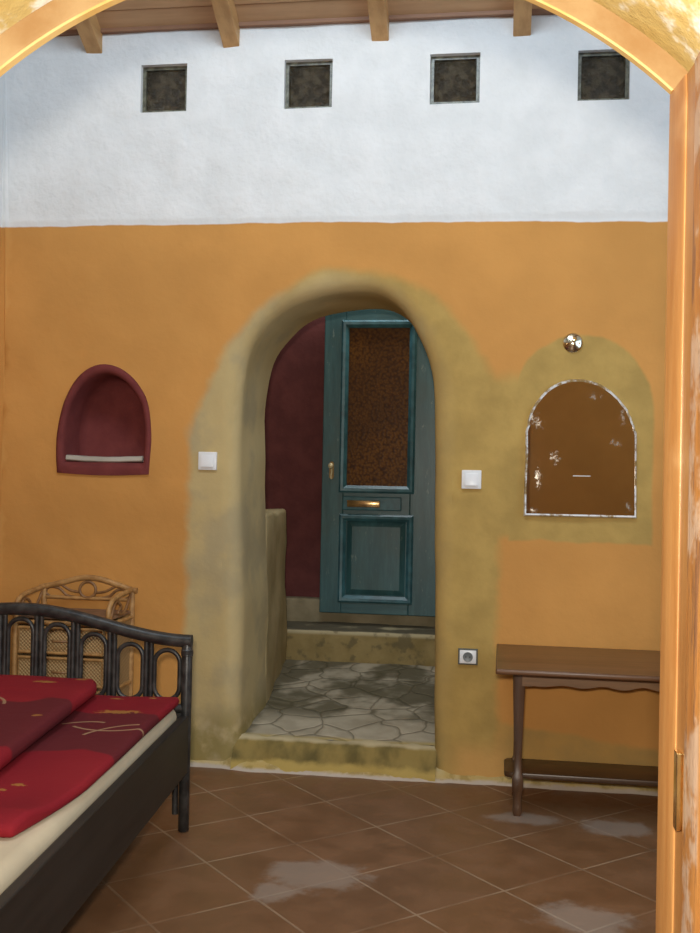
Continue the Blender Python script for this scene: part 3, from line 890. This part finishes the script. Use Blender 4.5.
# right wall with a daylit window opening (outside the frame)
RX = 1.62
bm = bmesh.new()
WY0, WY1, WZ0, WZ1 = -2.35, -.75, .95, 2.55
def rw(y0, y1, z0, z1a, z1b=None):
    z1b = z1a if z1b is None else z1b
    prism_pts = [(y0, z0), (y1, z0), (y1, z1b), (y0, z1a)]
    b = prism(prism_pts, 0, RX, RX+.25); m_ = bpy.data.meshes.new('t'); b.to_mesh(m_); b.free(); bm.from_mesh(m_); bpy.data.meshes.remove(m_)
top = lambda y: ZC+.03-K*y
rw(WY1, .03, 0, top(WY1), top(.03)); rw(-2.89, WY0, 0, top(-2.89), top(WY0))
rw(WY0, WY1, 0, WZ0); rw(WY0, WY1, WZ1, top(WY0), top(WY1))
tag(obj('wall_right', bm, M['side']), 'right side wall of the room with a tall open window', 'wall', kind='structure')
# ceiling boards and wall plate
bm = bmesh.new()
yb = .02; q = 0
while yb > -2.95:
    y0 = yb; y1 = yb-.115
    z0 = ZC-K*y0; z1 = ZC-K*y1
    v = [bm.verts.new(p) for p in ((-2.75, y0-.003, z0), (1.7, y0-.003, z0), (1.7, y1+.003, z1), (-2.75, y1+.003, z1))]
    w = [bm.verts.new((u.co.x, u.co.y, u.co.z+.03)) for u in v]
    bm.faces.new(v); bm.faces.new(w[::-1])
    for i in range(4): bm.faces.new((v[i], w[i], w[(i+1) % 4], v[(i+1) % 4]))
    yb = y1
v = [bm.verts.new(p) for p in ((-2.75, .1, ZC-K*.1+.028), (1.75, .1, ZC-K*.1+.028), (1.75, -2.95, ZC+K*2.95+.028), (-2.75, -2.95, ZC+K*2.95+.028))]
w = [bm.verts.new((u.co.x, u.co.y, u.co.z+.05)) for u in v]
bm.faces.new(v); bm.faces.new(w[::-1])
for i in range(4): bm.faces.new((v[i], w[i], w[(i+1) % 4], v[(i+1) % 4]))
tag(obj('ceiling', bm, M['boards']), 'sloping ceiling of honey-coloured boards', 'ceiling', kind='structure')
bm = bx(-2.22, 1.62, -.022, .02, ZC-.006, ZC+.042, bev=.003)
tag(obj('trim_4', bm, M['plate_wood']), 'brown wooden batten where the ceiling meets the white wall', 'batten', kind='structure')
RL = ['leftmost ceiling rafter, above the leftmost glass block', 'second ceiling rafter from the left, between the two left glass blocks', 'third ceiling rafter from the left, between the two middle glass blocks', 'rightmost ceiling rafter, above the gap between the two right glass blocks']
for i, x in enumerate((-1.795, -1.18, -.54, .045)):
    bm = bmesh.new(); w_ = .036
    P = [(.03, 3.046), (-2.86, 3.046+K*2.86), (-2.86, ZC+.01+K*2.86), (.03, ZC+.0)]
    bm = prism(P, 0, -w_, w_, .004)
    tag(obj('rafter', bm, M['rafter'], loc=(x, 0, 0)), RL[i], 'rafter', 'wooden rafters under the ceiling', kind='structure')

# ------------------------------------------------------------------ near wall with the arched doorway of the foreground
CX, CZ, CR, JX0, JX1, SPR = -.292, 1.238, .7137, -.791, .207, 1.748
near = [(JX0, -.0), (JX0, .6), (JX0, 1.2), (JX0, SPR-.02)]
a0 = math.atan2(SPR-CZ, JX0-CX); a1 = math.atan2(SPR-CZ, JX1-CX)
arc = [(CX+CR*math.cos(a0+(a1-a0)*i/48), CZ+CR*math.sin(a0+(a1-a0)*i/48)) for i in range(49)]
near += arc+[(JX1, SPR-.02), (JX1, 1.2), (JX1, .6), (JX1, 0)]
nN = normals2(near)
nN[0] = Vector((-1, 0)); nN[-1] = Vector((1, 0))
YF = -2.90
def sweep(P, N, prof, i0=0, i1=None, jit=0):
    bm = bmesh.new(); i1 = len(P) if i1 is None else i1
    rows = []
    for i in range(i0, i1):
        rows.append([bm.verts.new((P[i][0]+N[i].x*a, y, max(0, P[i][1]+N[i].y*a))) for a, y in prof])
    m = len(prof)
    for a, b in zip(rows[:-1], rows[1:]):
        for k in range(m): bm.faces.new((a[k], a[(k+1) % m], b[(k+1) % m], b[k]))
    bm.faces.new(rows[0]); bm.faces.new(rows[-1][::-1])
    return bm
fr = thing('door_2', 'orange varnished arched wooden door frame in the foreground', 'door frame', (0, 0, 0), kind='structure')
prof = [(0, YF), (.010, YF-.050), (.012, YF-.053), (.0135, YF-.053), (.019, YF-.09), (.06, YF-.09), (.06, YF)]
nl = 4
obj('jamb', sweep(near, nN, prof, 0, nl+1), M['frame'], fr, .5)
al = obj('arch_lining', sweep(near, nN, [(.002, YF-.0165), (.005, YF-.020), (.017, YF-.043), (.020, YF-.047), (.06, YF-.047), (.06, YF-.0165)], nl, len(near)-nl), M['arch_wood'], fr, .5)
obj('arch_lip', sweep(near, nN, [(0, YF), (0, YF-.013), (.004, YF-.0165), (.06, YF-.0165), (.06, YF)], nl, len(near)-nl), M['lip'], al, .5)['label'] = 'yellow painted inner edge of the arch'
obj('jamb', sweep(near, nN, prof, len(near)-nl-1, len(near)), M['frame'], fr, .5)
sp = obj('strike_plate', bx(JX1+.0095, JX1+.020, YF-.080, YF-.060, .815, .91, bev=.001), M['brass'], fr); sp['label'] = 'tall narrow brass strike plate'
# plaster reveal on the near side of the frame
rev = thing('trim_5', 'patchy yellow, white and orange reveal on the near side of the arched frame', 'plaster reveal', kind='structure')
prof2 = [(.0165, YF-.0905), (.018, YF-.13), (.024, YF-.165), (.038, YF-.185), (.075, YF-.19), (.075, YF-.0905)]
prof3 = [(.019, YF-.0475), (.023, YF-.10), (.032, YF-.15), (.048, YF-.18), (.075, YF-.19), (.075, YF-.0475)]
obj('jamb_reveal', sweep(near, nN, prof2, 0, nl+1), M['reveal'], rev, 1)
obj('arch_reveal', sweep(near, nN, prof3, nl, len(near)-nl), M['reveal_arch'], rev, 1)
obj('jamb_reveal', sweep(near, nN, prof2, len(near)-nl-1, len(near)), M['reveal'], rev, 1)
# wall slabs
outer_n = [(p[0]+n.x*.055, max(0, p[1]+n.y*.055)) for p, n in zip(near, nN)]
def near_wall(y0, y1, X0, X1, Z1, mat, name, label):
    verts = []; edges = []
    bound = [(X0, 0)]+outer_n+[(X1, 0), (X1, Z1), (X0, Z1)]
    verts = [Vector(p) for p in bound]; edges = [(i, (i+1) % len(bound)) for i in range(len(bound))]
    V, E, F, *_ = delaunay_2d_cdt(verts, edges, [], 1, 1e-5)
    def inside(p, P):
        c = False; j = len(P)-1
        for i in range(len(P)):
            if (P[i][1] > p[1]) != (P[j][1] > p[1]) and p[0] < (P[j][0]-P[i][0])*(p[1]-P[i][1])/(P[j][1]-P[i][1])+P[i][0]: c = not c
            j = i
        return c
    bm = bmesh.new()
    for y in (y0, y1):
        bv = [bm.verts.new((v.x, y, v.y)) for v in V]
        for f in F:
            c = sum((V[i] for i in f), Vector((0, 0)))/len(f)
            if inside(c, outer_n): continue
            bm.faces.new([bv[i] for i in f])
    return tag(obj(name, bm, mat), label, 'wall', kind='structure')
near_wall(YF+.012, YF-.06, -2.75, 1.9, 4.85, M['side'], 'wall_front', 'room side of the wall that holds the foreground arch')
near_wall(YF-.075, YF-.187, -2.9, 1.9, 4.85, M['peach'], 'wall_front_near', 'peach plaster wall around the foreground arch')

# ------------------------------------------------------------------ bed
ROT = math.radians(4.5)
BX, BY = -1.071, -.80
W_, L_ = 1.19, 1.96
bed = thing('bed', 'black cane bed with an arched end of oval loops and a dark side board', 'bed', (BX, BY, 0), ROT)
xc = -W_/2
def zr(x): return .658+.096*(.5+.5*math.cos(PI*(x-xc)/(W_/2)))
def post(x, y, z1, r=.019):
    bm = tb([(x, y, 0), (x, y, .004), (x, y, z1*.5), (x, y, z1-.012), (x, y, z1)], [r*.8, r, r, r, r*.8], 14)
    return bm
for x in (-.002, -W_+.002):
    obj('leg', post(x, 0, .664), M['black_cane'], bed, .9)
    s_ = -1 if x > -.5 else 1
    obj('leg_brace', tb([(x+s_*.030, -.004, .06), (x+s_*.031, -.004, .12), (x+s_*.031, -.004, .40)], .011, 10), M['black_cane'], bed, .9)
    bm = lathe([(.0185, 0), (.0215, .003), (.0205, .008), (.0218, .012), (.0205, .017), (.0218, .021), (.0185, .025)], 16)
    bmesh.ops.translate(bm, verts=bm.verts[:], vec=(x, 0, .606))
    obj('cane_binding', bm, M['black_cane'], bed, .9)
for x in (-.002, -W_+.002): obj('leg', post(x, -L_, .62), M['black_cane'], bed, .9)
pts = [(-W_-.014+(W_+.028)*i/40, 0, zr(-W_+W_*i/40)) for i in range(41)]
obj('top_rail', tb(pts, .0225, 14), M['black_cane'], bed, .9)
obj('lower_rail', tb([(-W_, 0, .425), (0, 0, .425)], .016, 12), M['black_cane'], bed, .9)
NL = 9; pit = (W_-.012)/NL
for k in range(NL):
    cx = -.006-pit*(k+.5); r = .045
    zt = min(zr(cx-r*.7), zr(cx+r*.7))-.034; zb = .452
    P = [(cx+r*math.cos(PI*i/14), 0, zt-r+r*math.sin(PI*i/14)) for i in range(15)]+[(cx-r+0*i, 0, zt-r-(zt-zb-2*r)*i/4) for i in range(1, 4)]+[(cx+r*math.cos(PI+PI*i/14), 0, zb+r+r*math.sin(PI+PI*i/14)) for i in range(15)]+[(cx+r, 0, zb+r+(zt-zb-2*r)*i/4) for i in range(1, 4)]
    obj('oval_loop', tb(P, .0085, 8, closed=True), M['black_cane'], bed, .9)
    if k:
        xx = -.006-pit*k
        obj('spindle', tube(tb([(xx-.0085, 0, .43), (xx-.0085, 0, zr(xx)-.01)], .0095, 8), [(xx+.0085, 0, .43), (xx+.0085, 0, zr(xx)-.01)], .0095, 8), M['black_cane'], bed, .9)
obj('end_board', bx(-W_+.01, -.01, -.012, .012, .21, .41, bev=.003), M['black_board'], bed)
obj('side_board', bx(-.016, .012, -L_, -.012, .207, .405, bev=.004), M['black_board'], bed)
obj('side_board', bx(-W_-.012, -W_+.016, -L_, -.012, .207, .405, bev=.004), M['black_board'], bed)
obj('head_board', bx(-W_+.01, -.01, -L_-.012, -L_+.012, .21, .60, bev=.004), M['black_board'], bed)
obj('slatted_base', bx(-W_+.016, -.018, -L_+.015, -.015, .255, .285), M['black_board'], bed)

def soft_box(x0, x1, y0, y1, z0, z1, bev, sub, amp, seed, sag=None):
    bm = bx(x0, x1, y0, y1, z0, z1, bev=bev, segs=4)
    es = [e for e in bm.edges if e.calc_length() > .1]
    bmesh.ops.subdivide_edges(bm, edges=es, cuts=sub, use_grid_fill=True)
    for v in bm.verts:
        top = (v.co.z-z0)/(z1-z0)
        n = noise.noise_vector(Vector((v.co.x*4+seed, v.co.y*4, seed)))
        v.co.z += amp*n.z*top; v.co.x += amp*n.x*.8*max(.2, top); v.co.y += amp*n.y*.8*max(.2, top)
        if sag: v.co.z += sag(v.co.x, v.co.y)*top
    return bm
mt = thing('mattress', 'thick mattress in a cream fitted sheet, on the black cane bed', 'mattress', (BX, BY, 0), ROT)
obj('mattress_body', soft_box(-W_+.022, -.022, -L_+.02, -.028, .286, .438, .03, 12, .003, 2), M['mattress'], mt, 1.2)
def under(o_, lab, cat, grp=None):
    o_.location = (BX, BY, 0); o_.rotation_euler = (0, 0, ROT); return tag(o_, lab, cat, grp)
bm = soft_box(-W_+.05, -.017, -1.37, -.030, .4405, .472, .015, 26, .008, 4)
for v in bm.verts:      # the turned-over near end is a little thicker
    if v.co.z > .455 and v.co.x > -.19: v.co.z += .014*min(1, (v.co.x+.19)/.05)*math.exp(-((v.co.y+1.30)/.045)**2)
for v in bm.verts:      # the near right corner is pulled back
    if v.co.x > -.35 and v.co.y < -1.0: v.co.x -= .05*max(0, (-1.0-v.co.y)/.37)**1.5*max(0, (v.co.x+.35)/.31)
under(obj('duvet', bm, M['duvet_a'], smooth=1.2), 'flat red patterned duvet along the cream edge of the mattress, lying underneath', 'duvet', 'red patterned duvets on the bed')
bm = soft_box(-W_+.06, -.285, -1.90, -.040, .482, .532, .024, 26, .006, 11)
for v in bm.verts:
    v.co.x += .055*min(1, max(0, -v.co.y/1.1)) if v.co.x > -.6 else 0
    if v.co.x > -.42 and v.co.y > -.12: v.co.x -= .05*(v.co.y+.12)/.08*.5
    if v.co.y < -1.39: v.co.z -= .035*min(1, (-1.39-v.co.y)/.12)*(1 if v.co.z < .52 else .8)
under(obj('duvet', bm, M['duvet_b'], smooth=1.2), 'thicker red patterned duvet lying on top, nearer the left wall', 'duvet', 'red patterned duvets on the bed')

# ------------------------------------------------------------------ rattan shelf
rs = thing('rattan_shelf', 'honey rattan shelf unit with scrolled arched back and woven drawers behind the bed', 'shelf', (-1.742, -.19, 0), 0)
hw, yb_, yf_ = .197, .125, -.135
def rt(name, pts, r, mat='rattan', closed=False, parent=rs, n=10): return obj(name, tb(pts, r, n, closed), M[mat], parent, .9)
for sx in (-1, 1):
    rt('post', [(sx*hw, yb_, 0), (sx*hw, yb_, .40), (sx*hw, yb_, .748)], .0125)
    rt('post', [(sx*hw, yf_, 0), (sx*hw, yf_, .35), (sx*hw, yf_, .665)], .0125)
    rt('arm', catmull([(sx*hw, yf_, .64), (sx*hw, yf_-.004, .685), (sx*hw, yf_+.035, .722), (sx*hw, yf_+.12, .735), (sx*hw, yb_, .744)], 7), .0105)
    rt('side_scroll', catmull([(sx*hw, yf_+.02, .65), (sx*hw, yf_+.07, .712), (sx*hw, yf_+.13, .69), (sx*hw, yf_+.10, .665), (sx*hw, yf_+.17, .66), (sx*hw, yb_-.02, .725)], 7), .006, 'rattan_dark', n=8)
crest = catmull([(-hw-.02, yb_, .738), (-hw, yb_, .744), (-.12, yb_, .762), (-.05, yb_, .782), (.0, yb_, .788), (.06, yb_, .782), (.13, yb_, .762), (hw, yb_, .742), (hw+.022, yb_, .740)], 6)
rt('crest_rail', crest, .0125)
rt('ring_ornament', [(.036*math.cos(2*PI*i/24), yb_-.002, .736+.034*math.sin(2*PI*i/24)) for i in range(24)], .0065, 'rattan_dark', True, n=8)
for sx in (-1, 1):
    rt('back_scroll', catmull([(sx*.03, yb_, .700), (sx*.09, yb_, .708), (sx*.13, yb_, .738), (sx*.175, yb_, .742), (sx*.19, yb_, .718), (sx*.165, yb_, .700)], 7), .006, 'rattan_dark', n=8)
    rt('back_scroll', catmull([(sx*.036, yb_, .725), (sx*.08, yb_, .732), (sx*.13, yb_, .760)], 6), .0055, 'rattan_dark', n=8)
rt('back_rail', [(-hw, yb_, .700), (hw, yb_, .700)], .008)
obj('shelf_board', bx(-hw+.002, hw-.002, yf_+.002, yb_-.002, .642, .656, bev=.003), M['shelfwood'], rs)
for z in (.628, .355, .10):
    rt('front_rail', [(-hw, yf_, z), (hw, yf_, z)], .010)
    for sx in (-1, 1): rt('side_rail', [(sx*hw, yf_, z), (sx*hw, yb_, z)], .009)
    rt('rear_rail', [(-hw, yb_, z), (hw, yb_, z)], .009)
obj('shelf_board', bx(-hw+.002, hw-.002, yf_+.002, yb_-.002, .362, .374), M['shelfwood'], rs)
obj('shelf_board', bx(-hw+.002, hw-.002, yf_+.002, yb_-.002, .108, .12), M['shelfwood'], rs)
for sx in (-1, 1): obj('side_panel', bx(sx*(hw-.004)-.003, sx*(hw-.004)+.003, yf_+.012, yb_-.012, .125, .620), M['weave'], rs)
obj('back_panel', bx(-hw+.012, hw-.012, yb_-.007, yb_-.001, .125, .620), M['weave'], rs)
for z0, z1 in ((.505, .612), (.378, .492), (.245, .345), (.125, .235)):
    dr = obj('drawer', bx(-hw+.016, hw-.016, yf_-.004, yf_+.20, z0, z1, bev=.003), M['weave'], rs)
    fr_ = rt('drawer_frame', [(-hw+.02, yf_-.008, z0+.004), (hw-.02, yf_-.008, z0+.004), (hw-.02, yf_-.008, z1-.004), (-hw+.02, yf_-.008, z1-.004)], .0065, 'rattan', True, dr, 8)
    rt('drawer_pull', catmull([(-.035, yf_-.006, (z0+z1)/2), (-.02, yf_-.024, (z0+z1)/2), (.02, yf_-.024, (z0+z1)/2), (.035, yf_-.006, (z0+z1)/2)], 5), .005, 'rattan_dark', False, dr, 8)

# ------------------------------------------------------------------ low table at the right
tbx = thing('side_table', 'low dark walnut table with scalloped aprons under the arched mirror', 'table', (.075, -.36, 0))
X0, X1 = -.012, 1.05
def tp(name, bm, mat, parent=tbx, smooth=None):
    bmesh.ops.translate(bm, verts=bm.verts[:], vec=(-.075, .36, 0)); return obj(name, bm, mat, parent, smooth)
bm = bx(X0, X1, -.635, -.065, .562, .581, bev=.006, segs=3)
tp('tabletop', bm, M['bench'], smooth=.6)
def scallop(x0, x1, zt, zb, depth, n, y0, y1):
    P = [(x0, zt), (x1, zt)]
    N = 90
    for i in range(N+1):
        t = i/N; x = x1+(x0-x1)*t
        u = abs(2*t-1)
        z = zb+depth*(.55+.45*math.cos(2*PI*n*u))*(.35+.65*(1-u))*.9
        if u > .93: z = zb
        P.append((x, z))
    return prism(P, 1, y0, y1)
tp('apron', scallop(.085, .955, .563, .482, .016, 3, -.408, -.390), M['bench_edge'])
tp('apron', scallop(.085, .955, .563, .482, .016, 3, -.165, -.145), M['bench_edge'])
for x in (.075, .955): tp('apron', bx(x-.008, x+.008, -.36, -.16, .50, .563), M['bench_leg'])
def leg(x, y):
    bm = bmesh.new(); rows = []
    for z, w in ((0, .013), (.012, .017), (.04, .015), (.085, .016), (.095, .020), (.145, .020), (.16, .0145), (.22, .0135), (.30, .0155), (.40, .0185), (.47, .021), (.563, .021)):
        rows.append([bm.verts.new((x+a*w, y+b*w, z)) for a, b in ((-1, -1), (1, -1), (1, 1), (-1, 1))])
    for a, b in zip(rows[:-1], rows[1:]):
        for k in range(4): bm.faces.new((a[k], a[(k+1) % 4], b[(k+1) % 4], b[k]))
    bm.faces.new(rows[0][::-1]); bm.faces.new(rows[-1])
    es = [e for e in bm.edges if abs((e.verts[0].co-e.verts[1].co).normalized().z) > .7]
    bmesh.ops.bevel(bm, geom=es, offset=.004, segments=2, profile=.5, affect='EDGES')
    return bm
for x in (.075, .955):
    for y in (-.385, -.155): tp('leg', leg(x, y), M['bench_leg'], smooth=.5)
# lower shelf with rounded ends that run past the legs
zs0 = .127
P = []
for (cx, cy, a0_, a1_) in ((.060, -.318, PI, 1.5*PI), (.985, -.318, 1.5*PI, 2*PI), (.985, -.175, 0, .5*PI), (.060, -.175, .5*PI, PI)):
    for i in range(7): a = a0_+(a1_-a0_)*i/6; P.append((cx+.035*math.cos(a), cy+.035*math.sin(a)))
tp('lower_shelf', prism(P, 2, zs0, zs0+.020, .004), M['bench_shelf'], smooth=.6)

# ------------------------------------------------------------------ camera
cam = bpy.data.cameras.new('camera'); co_ = bpy.data.objects.new('camera', cam); COL.objects.link(co_)
cam.sensor_fit = 'VERTICAL'; cam.sensor_height = 24; cam.lens = 1040/933*24
cam.clip_start = .02
pitch, roll, psi = -.0099, .020, math.atan(.147)
F = Vector((0, math.cos(pitch), -math.sin(pitch))); R0 = Vector((1, 0, 0)); U0 = Vector((0, math.sin(pitch), math.cos(pitch)))
R = math.cos(roll)*R0+math.sin(roll)*U0; U = -math.sin(roll)*R0+math.cos(roll)*U0
Z = Matrix.Rotation(psi, 3, 'Z'); R, U, F = Z @ R, Z @ U, Z @ F
co_.matrix_world = Matrix(((R.x, U.x, -F.x, 0), (R.y, U.y, -F.y, -4.30), (R.z, U.z, -F.z, 1.24), (0, 0, 0, 1)))
sc.camera = co_

# ------------------------------------------------------------------ light
def area(name, loc, aim, sx, sy, power, col, spread=PI):
    l = bpy.data.lights.new(name, 'AREA'); l.shape = 'RECTANGLE'; l.size = sx; l.size_y = sy; l.energy = power; l.color = col; l.spread = spread
    o = bpy.data.objects.new(name, l); COL.objects.link(o); o.location = loc
    o.rotation_euler = (Vector(aim)-Vector(loc)).to_track_quat('-Z', 'Y').to_euler()
    return o
area('window_daylight', (RX+.20, (WY0+WY1)/2, (WZ0+WZ1)/2), (-1.2, (WY0+WY1)/2+.5, 1.75), 1.5, 1.5, 18, (.52, .76, 1.0))
area('added_upper_fill', (-.55, -2.35, 3.95), (-.62, 0, 2.15), 1.5, .7, 45, (.70, .86, 1.0))  # added cool fill for the upper far wall, no roof window is built
area('camera_flash', (-.03, -4.36, 1.36), (-.35, 0, 1.2), .10, .06, 56, (1.0, .93, .82))
area('added_near_fill', (-1.8, -5.9, 2.3), (0, -2.9, 1.4), 1.6, 1.4, 8, (1, .95, .88))  # added weak warm fill behind the camera, stands in for an unbuilt window
area('added_passage_fill', (-.70, 1.30, 2.90), (-.70, .9, .3), .7, .3, 9, (.90, .95, 1.0))  # added fill under the passage ceiling, there is no fanlight
w = bpy.data.worlds.new('daylight'); sc.world = w; w.use_nodes = True
w.node_tree.nodes['Background'].inputs[0].default_value = (.80, .90, 1.0, 1); w.node_tree.nodes['Background'].inputs[1].default_value = .3
vs = sc.view_settings
sc.display_settings.display_device = 'sRGB'
vs.view_transform = 'Standard'; vs.look = 'None'; vs.exposure = .14; vs.gamma = 1; vs.use_curve_mapping = False
